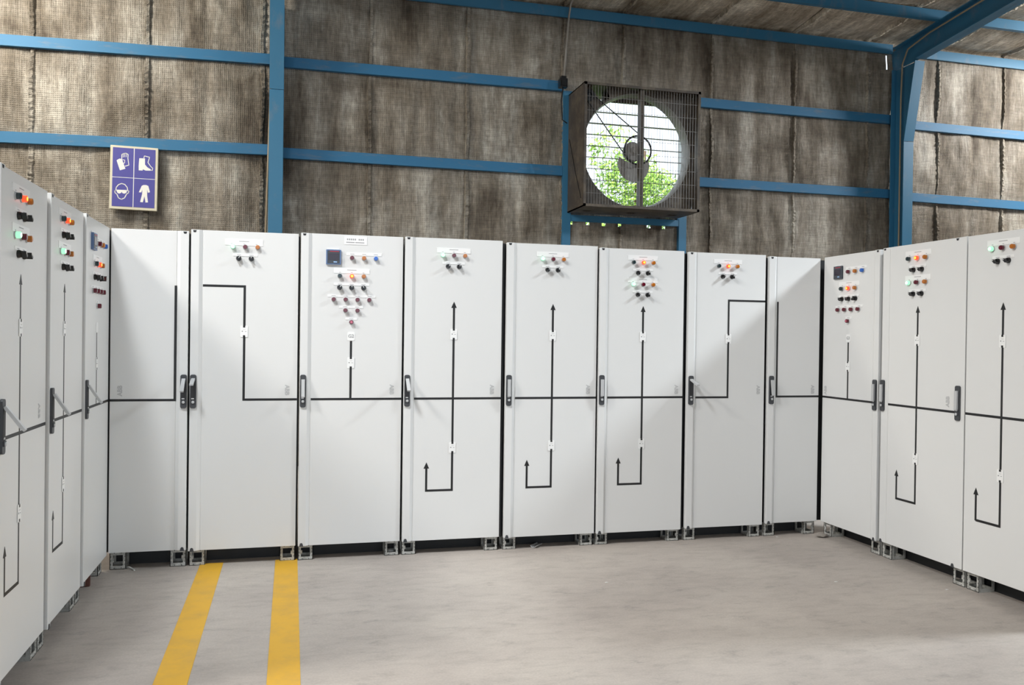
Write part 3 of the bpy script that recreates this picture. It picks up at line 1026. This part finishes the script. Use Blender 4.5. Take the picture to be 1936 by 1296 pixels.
            h = 0.047
            b = MB()
            b.mat(0).box(x - h, x + h, -0.014, 0.0, z - h, z + h)
            b.mat(1).box(x - h + 0.008, x + h - 0.008, -0.0152, -0.0138, z - h + 0.006, z + h - 0.006)
            b.mat(2).box(x - 0.034, x + 0.034, -0.0162, -0.015, z - 0.020, z + 0.024)
            b.mat(3).box(x - 0.024, x + 0.034, -0.0162, -0.015, z + 0.034, z + 0.039)
            b.mat(4).box(x, x + 0.022, -0.0162, -0.015, z - 0.035, z - 0.028)
            b.mat(5).box(x - 0.040, x + 0.036, -0.0022, 0.0, z + h + 0.003, z + h + 0.011)
            b.build('panel_meter', ['meter_grey' if dark else 'meter_bezel', 'meter_grey', 'meter_screen', 'meter_stripe', 'meter_button', 'plate_white'], door)
    # handles
    for (hx, hz), ang in zip(handles, levers):
        yy = ystrip if not (hand == 'F') else 0.0
        place('handle', HANDLE, door, (hx, yy, hz))
        place('handle_lever', LEVER, door, (hx, yy - 0.011, hz + 0.071), (-math.radians(ang), 0, 0))
    if logo:
        lx, lz, flip = logo
        # letters run down the door (or up it when the door is hung the other way)
        place('maker_logo', text_mesh('ABB', 0.036, 'logo_grey', 0.0016), door, (lx, YP, lz), (math.pi / 2, math.pi / 2 if not flip else -math.pi / 2, 0))
    return r

ZM = 1.044
def feeder(xm, w, double, x_line0=0.073, codes=('Gra',), x_end=None):
    """outgoing feeder door: lamps and switches on top, arrowed line below"""
    xl = xm - 0.006
    it = [('plate', xl - 0.114, xl + 0.114, 2.037, 0.034), ('lights', xl - 0.0755, xl + 0.0755, 2.004, codes[0]),
          ('plate', xl - 0.076, xl + 0.076, 1.953, 0.016), ('knobs', xl - 0.0375, xl + 0.0375, 1.930, 2)]
    if double:
        it += [('plate', xl - 0.114, xl + 0.114, 1.878, 0.034), ('lights', xl - 0.0755, xl + 0.0755, 1.848, codes[1]),
               ('plate', xl - 0.076, xl + 0.076, 1.797, 0.016), ('knobs', xl - 0.0375, xl + 0.0375, 1.775, 2)]
    it += [('tag', xm, 1.476), ('tag', xm, 0.714)]
    ln = [((xm, 1.655), (xm, 0.425)), ((x_line0, ZM), (x_end or w - 0.003, ZM)), ((xm, 0.428), (xm - 0.174, 0.428)), ((xm - 0.174, 0.425), (xm - 0.174, 0.58))]
    return dict(items=it, lines=ln, arrows=[(xm, 1.695), (xm - 0.174, 0.618)])

def generator(xm, xa, xb, extra, plate_z, text, dark):
    it = [('meter', xm - 0.118, 1.965, dark), ('plate', xm - 0.036, xm + 0.192, 1.990, 0.019), ('lights', xm, xm + 0.154, 1.964, 'rab'),
          ('plate', xm - 0.115, xm + 0.115, 1.879, 0.033), ('lights', xm - 0.077, xm + 0.077, 1.845, 'gOa'),
          ('plate', xm - 0.113, xm + 0.113, 1.792, 0.016), ('knobs', xm - 0.077, xm + 0.077, 1.770, 3),
          ('plate', xm - 0.153, xm + 0.155, 1.715, 0.016), ('lights', xm - 0.114, xm + 0.114, 1.692, 'rrrr')]
    if extra:
        it += [('plate', xm - 0.113 + 0.034, xm + 0.075, 1.645, 0.016), ('lights', xm - 0.0385, xm + 0.0385, 1.622, 'rr'),
               ('plate', xm - 0.037, xm + 0.037, 1.567, 0.014), ('lights', xm, xm, 1.546, 'P'), ('plate', xm - 0.05, xm + 0.096, 2.077, 0.052)]
    else:
        it += [('plate', xm - 0.035, xm + 0.035, 1.633, 0.014), ('lights', xm, xm, 1.609, 'P' if dark else 'r')]
    it += [('gplate', xm, plate_z, text), ('tag', xm, 1.281)]
    return dict(items=it, lines=[((xm, plate_z - 0.03), (xm, ZM)), ((xa, ZM), (xb, ZM))])

HZ = 1.098
HL = [(0.024, HZ)]
# back row, left to right
cabinet('B', 0.858, 0.451, 2.094, 0.109, 'narrow white cabinet in the left corner of the back row, one lone black line', 'R',
        lines=[((0.374, 1.755), (0.374, ZM - 0.007)), ((0.003, ZM), (0.374, ZM))], gap=0.008, handles=[(0.427, HZ)], levers=[50], logo=(0.060, 1.102, True), filler=(-0.06, 0.003))
cabinet('B', 1.317, 0.653, 2.106, 0.101, 'white cabinet with a stepped black line and three lamps, above the left yellow stripe', 'L',
        items=[('plate', 0.203, 0.431, 2.038, 0.04), ('lights', 0.249, 0.399, 2.009, 'Gra'), ('plate', 0.249, 0.399, 1.959, 0.017), ('knobs', 0.285, 0.361, 1.936, 2), ('tag', 0.322, 1.476)],
        lines=[((0.073, 1.760), (0.323, 1.760)), ((0.323, 1.767), (0.323, ZM - 0.007)), ((0.323, ZM), (0.650, ZM))], gap=0.010, handles=HL, levers=[74], logo=(0.588, 1.104, False))
cabinet('B', 1.980, 0.660, 2.114, 0.099, 'white generator cabinet with a blue meter and plate reading G2', 'L', gap=0.009, handles=HL, levers=[14], logo=(0.592, 1.105, False),
        **generator(0.325, 0.073, 0.657, True, 1.454, 'G2', False))
cabinet('B', 2.649, 0.669, 2.117, 0.095, 'white feeder cabinet directly right of the G2 generator cabinet', 'L', gap=0.025, handles=HL, levers=[50], logo=(0.602, 1.103, False),
        **feeder(0.335, 0.669, False))
cabinet('B', 3.343, 0.663, 2.107, 0.088, 'white feeder cabinet with one lamp row, left below the exhaust fan', 'L', gap=0.010, handles=HL, levers=[0], logo=(0.600, 1.101, False),
        **feeder(0.337, 0.663, False))
cabinet('B', 4.016, 0.653, 2.098, 0.086, 'white feeder cabinet with two lamp rows in the back row under the fan', 'L', gap=0.027, handles=HL, levers=[0], logo=(0.600, 1.099, False),
        **feeder(0.336, 0.653, True, codes=('gOa', 'Gra')))
cabinet('B', 4.696, 0.632, 2.094, 0.092, 'white cabinet with a stepped black line and its handle lever standing out', 'L',
        items=[('plate', 0.206, 0.432, 2.034, 0.032), ('lights', 0.241, 0.390, 2.000, 'gOa'), ('plate', 0.244, 0.392, 1.948, 0.016), ('knobs', 0.277, 0.352, 1.924, 2), ('tag', 0.330, 1.470)],
        lines=[((0.073, ZM - 0.003), (0.330, ZM - 0.003)), ((0.330, ZM - 0.010), (0.330, 1.757)), ((0.330, 1.750), (0.629, 1.750))], gap=0.020, handles=[(0.028, HZ - 0.004)], levers=[72], logo=(0.580, 1.094, False))
cabinet('B', 5.348, 0.442, 2.085, 0.100, 'narrow white cabinet in the right corner of the back row, without lamps', 'L',
        lines=[((0.082, 1.750), (0.082, ZM - 0.007)), ((0.082, ZM), (0.440, ZM))], handles=[(0.028, HZ - 0.004)], levers=[9], logo=(0.386, 1.096, False), filler=(0.439, 0.52))
# right row, far to near
cabinet('R', 0.010, 0.645, 2.092, 0.102, 'white generator cabinet with a dark meter in the right row corner', 'R', gap=0.013, handles=[(0.616, HZ)], levers=[0], logo=(0.040, 1.094, True),
        **generator(0.300, 0.003, 0.572, False, 1.485, 'G3', True))
cabinet('R', 0.668, 0.742, 2.098, 0.108, 'white cabinet with two lamp rows and two handles in the right row', 'F', handles=[(0.022, HZ + 0.002), (0.693, HZ + 0.002)], levers=[0, 0], logo=(0.608, 1.103, True),
        **feeder(0.340, 0.742, True, codes=('gOa', 'Gra'), x_end=0.665))
cabinet('R', 1.414, 0.742, 2.096, 0.108, 'white feeder cabinet with one lamp row, cut off by the right picture edge', 'N',
        **feeder(0.268, 0.742, False, x_line0=0.003))
# left row, far to near
cabinet('L', -0.668, 0.664, 2.094, 0.098, 'white generator cabinet with a small meter in the left row, next to the corner', 'L', handles=HL, levers=[33],
        **generator(0.335, 0.073, 0.661, False, 1.487, None, False))
cabinet('L', -1.352, 0.679, 2.093, 0.098, 'white cabinet with two lamp rows in the middle of the left row', 'L', gap=0.005, handles=HL, levers=[33],
        **feeder(0.302, 0.679, True, codes=('gOa', 'Gra')))
cabinet('L', -2.042, 0.680, 2.097, 0.101, 'white cabinet with two lamp rows, cut off by the left picture edge', 'L', gap=0.010, handles=HL, levers=[36], logo=(0.575, 1.110, False),
        **feeder(0.298, 0.680, True, codes=('gOa', 'Gra')))

# ------------------------------------------------------------------ floor markings and litter
for x, lb in ((1.456, 'left of two yellow painted stripes on the floor'), (1.913, 'right of two yellow painted stripes on the floor')):
    o = MB().box(-0.069, 0.069, -8.0, 0.0, 0.0, 0.0015).build('floor_stripe', 'yellow_paint', None, loc=(x, 0.06, 0.0003))
    tag(o, lb, 'stripe', 'yellow floor stripes')

def offcut():
    b = MB()
    outer, inner = [], []
    for i in range(13):
        a = math.radians(200 + 140 * i / 12)
        outer.append((0.024 * math.cos(a), 0.024 * math.sin(a)))
        inner.append((0.020 * math.cos(a), 0.020 * math.sin(a)))
    b.prism(outer + inner[::-1], 'y', -0.05, 0.05)
    o = b.build('pipe_offcut', 'pvc_grey', None, loc=(3.60, 0.06, 0.0245))
    o.rotation_euler = (0.0, 0.0, -0.75)
    tag(o, 'grey plastic pipe offcut lying under the cabinet left below the fan', 'offcut')
offcut()

def lump(name, mname, loc, size, seed, label, cat):
    bm = bmesh.new()
    bmesh.ops.create_icosphere(bm, subdivisions=2, radius=1.0)
    for v in bm.verts:
        n_ = noise.noise(v.co * 1.7 + Vector((seed, 0, 0)))
        v.co *= 1 + 0.35 * n_
        v.co = Vector((v.co.x * size[0], v.co.y * size[1], v.co.z * size[2]))
    zmin = min(v.co.z for v in bm.verts)
    for v in bm.verts:
        v.co.z -= zmin
    me = bpy.data.meshes.new(name)
    bm.to_mesh(me)
    bm.free()
    me.materials.append(MATS[mname])
    tag(place(name, me, None, loc), label, cat)
lump('crumpled_rag', 'paper', (2.588, 0.085, 0.004), (0.02, 0.018, 0.012), 1.3, 'white crumpled rag inside the foot between the G2 cabinet and its right neighbour', 'rag')
lump('rubble_lump', 'rubble', (5.77, -0.10, 0.0), (0.045, 0.03, 0.014), 4.1, 'flat lump of rubble on the floor in the right corner', 'rubble')
o = bevel(MB().box(-0.04, 0.04, -0.09, 0.09, 0, 0.05).build('loose_brick', 'brick_red', None, loc=(0.772, -0.24, 0.0)), 0.006)
o.rotation_euler = (0, 0, 0.2)
tag(o, 'reddish brick lying under the left row near the corner', 'brick')
b = MB().tube([(0, 0, 0.004), (0.02, -0.03, 0.012), (0.045, -0.05, 0.004), (0.06, -0.09, 0.004)], 0.004, 6)
tag(b.build('wire_scrap', 'paper', None, loc=(0.955, 0.06, 0.0)), 'white scrap of wire by the foot in the left corner', 'wire')
for (x, y, s, lb) in ((3.77, -0.86, 0.010, 'tiny white paper scrap on the floor in front of the fan'), (5.145, -1.14, 0.011, 'tiny white paper scrap on the floor near the two-handled cabinet'), (5.44, -0.02, 0.011, 'tiny white paper scrap by the feet near the right corner'), (5.70, -1.42, 0.009, 'tiny white paper scrap by the foot of the cut-off right cabinet')):
    b = MB().prism([(-s, -s * 0.6), (s * 1.1, -s * 0.3), (s * 0.5, s * 0.7), (-s * 0.8, s * 0.5)], 'z', 0.0, 0.002)
    tag(b.build('paper_scrap', 'paper', None, loc=(x, y, 0.0)), lb, 'paper', 'paper scraps on the floor')

# ------------------------------------------------------------------ outside, seen through the fan
o = MB().box(-30, 50, 4.6, 60, -0.3, -0.1).build('ground_outside', 'grass')
tag(o, 'grassy ground outside the hall', None, kind='structure')

def tree(x, y, h, rad, n, seed, label):
    rnd = random.Random(seed)
    r = empty('leafy_tree', (x, y, -0.1))
    tag(r, label, 'tree', 'trees outside the fan')
    MB().tube([(0, 0, 0), (0.05, 0.02, h * 0.3), (-0.04, 0.05, h * 0.6), (0.02, 0, h * 0.85)], 0.11, 8).build('trunk', 'bark', r, smooth=True)
    cl = [(rnd.gauss(0, 0.45) * rad, rnd.gauss(0, 0.45) * rad, h * 0.68 + rnd.gauss(0, 0.42) * rad, rnd.uniform(0.25, 0.5) * rad) for _ in range(16)]
    vs, fs = [], []
    for i in range(n):
        c = rnd.choice(cl)
        d = Vector((rnd.gauss(0, 1), rnd.gauss(0, 1), rnd.gauss(0, 1))).normalized() * c[3] * rnd.uniform(0.3, 1.0) ** 0.5
        p = Vector(c[:3]) + d
        a = Vector((rnd.gauss(0, 1), rnd.gauss(0, 1), rnd.gauss(0, 1))).normalized()
        b_ = a.orthogonal().normalized()
        L, Wd = rnd.uniform(0.06, 0.10), rnd.uniform(0.025, 0.04)
        q = len(vs)
        vs += [p - a * L, p + b_ * Wd, p + a * L, p - b_ * Wd]
        fs.append((q, q + 1, q + 2, q + 3))
    b = MB()
    b.add(vs, fs)
    tag(b.build('foliage', 'leaf_green', r), kind='stuff')
tree(9.2, 11.5, 6.6, 1.5, 4600, 3, 'leafy green tree seen outside through the middle of the fan')
tree(5.0, 14.8, 5.4, 1.3, 3600, 5, 'lower green tree outside at the left edge of the fan opening')
tree(12.0, 13.6, 6.0, 1.4, 3600, 9, 'green tree outside at the right edge of the fan opening')
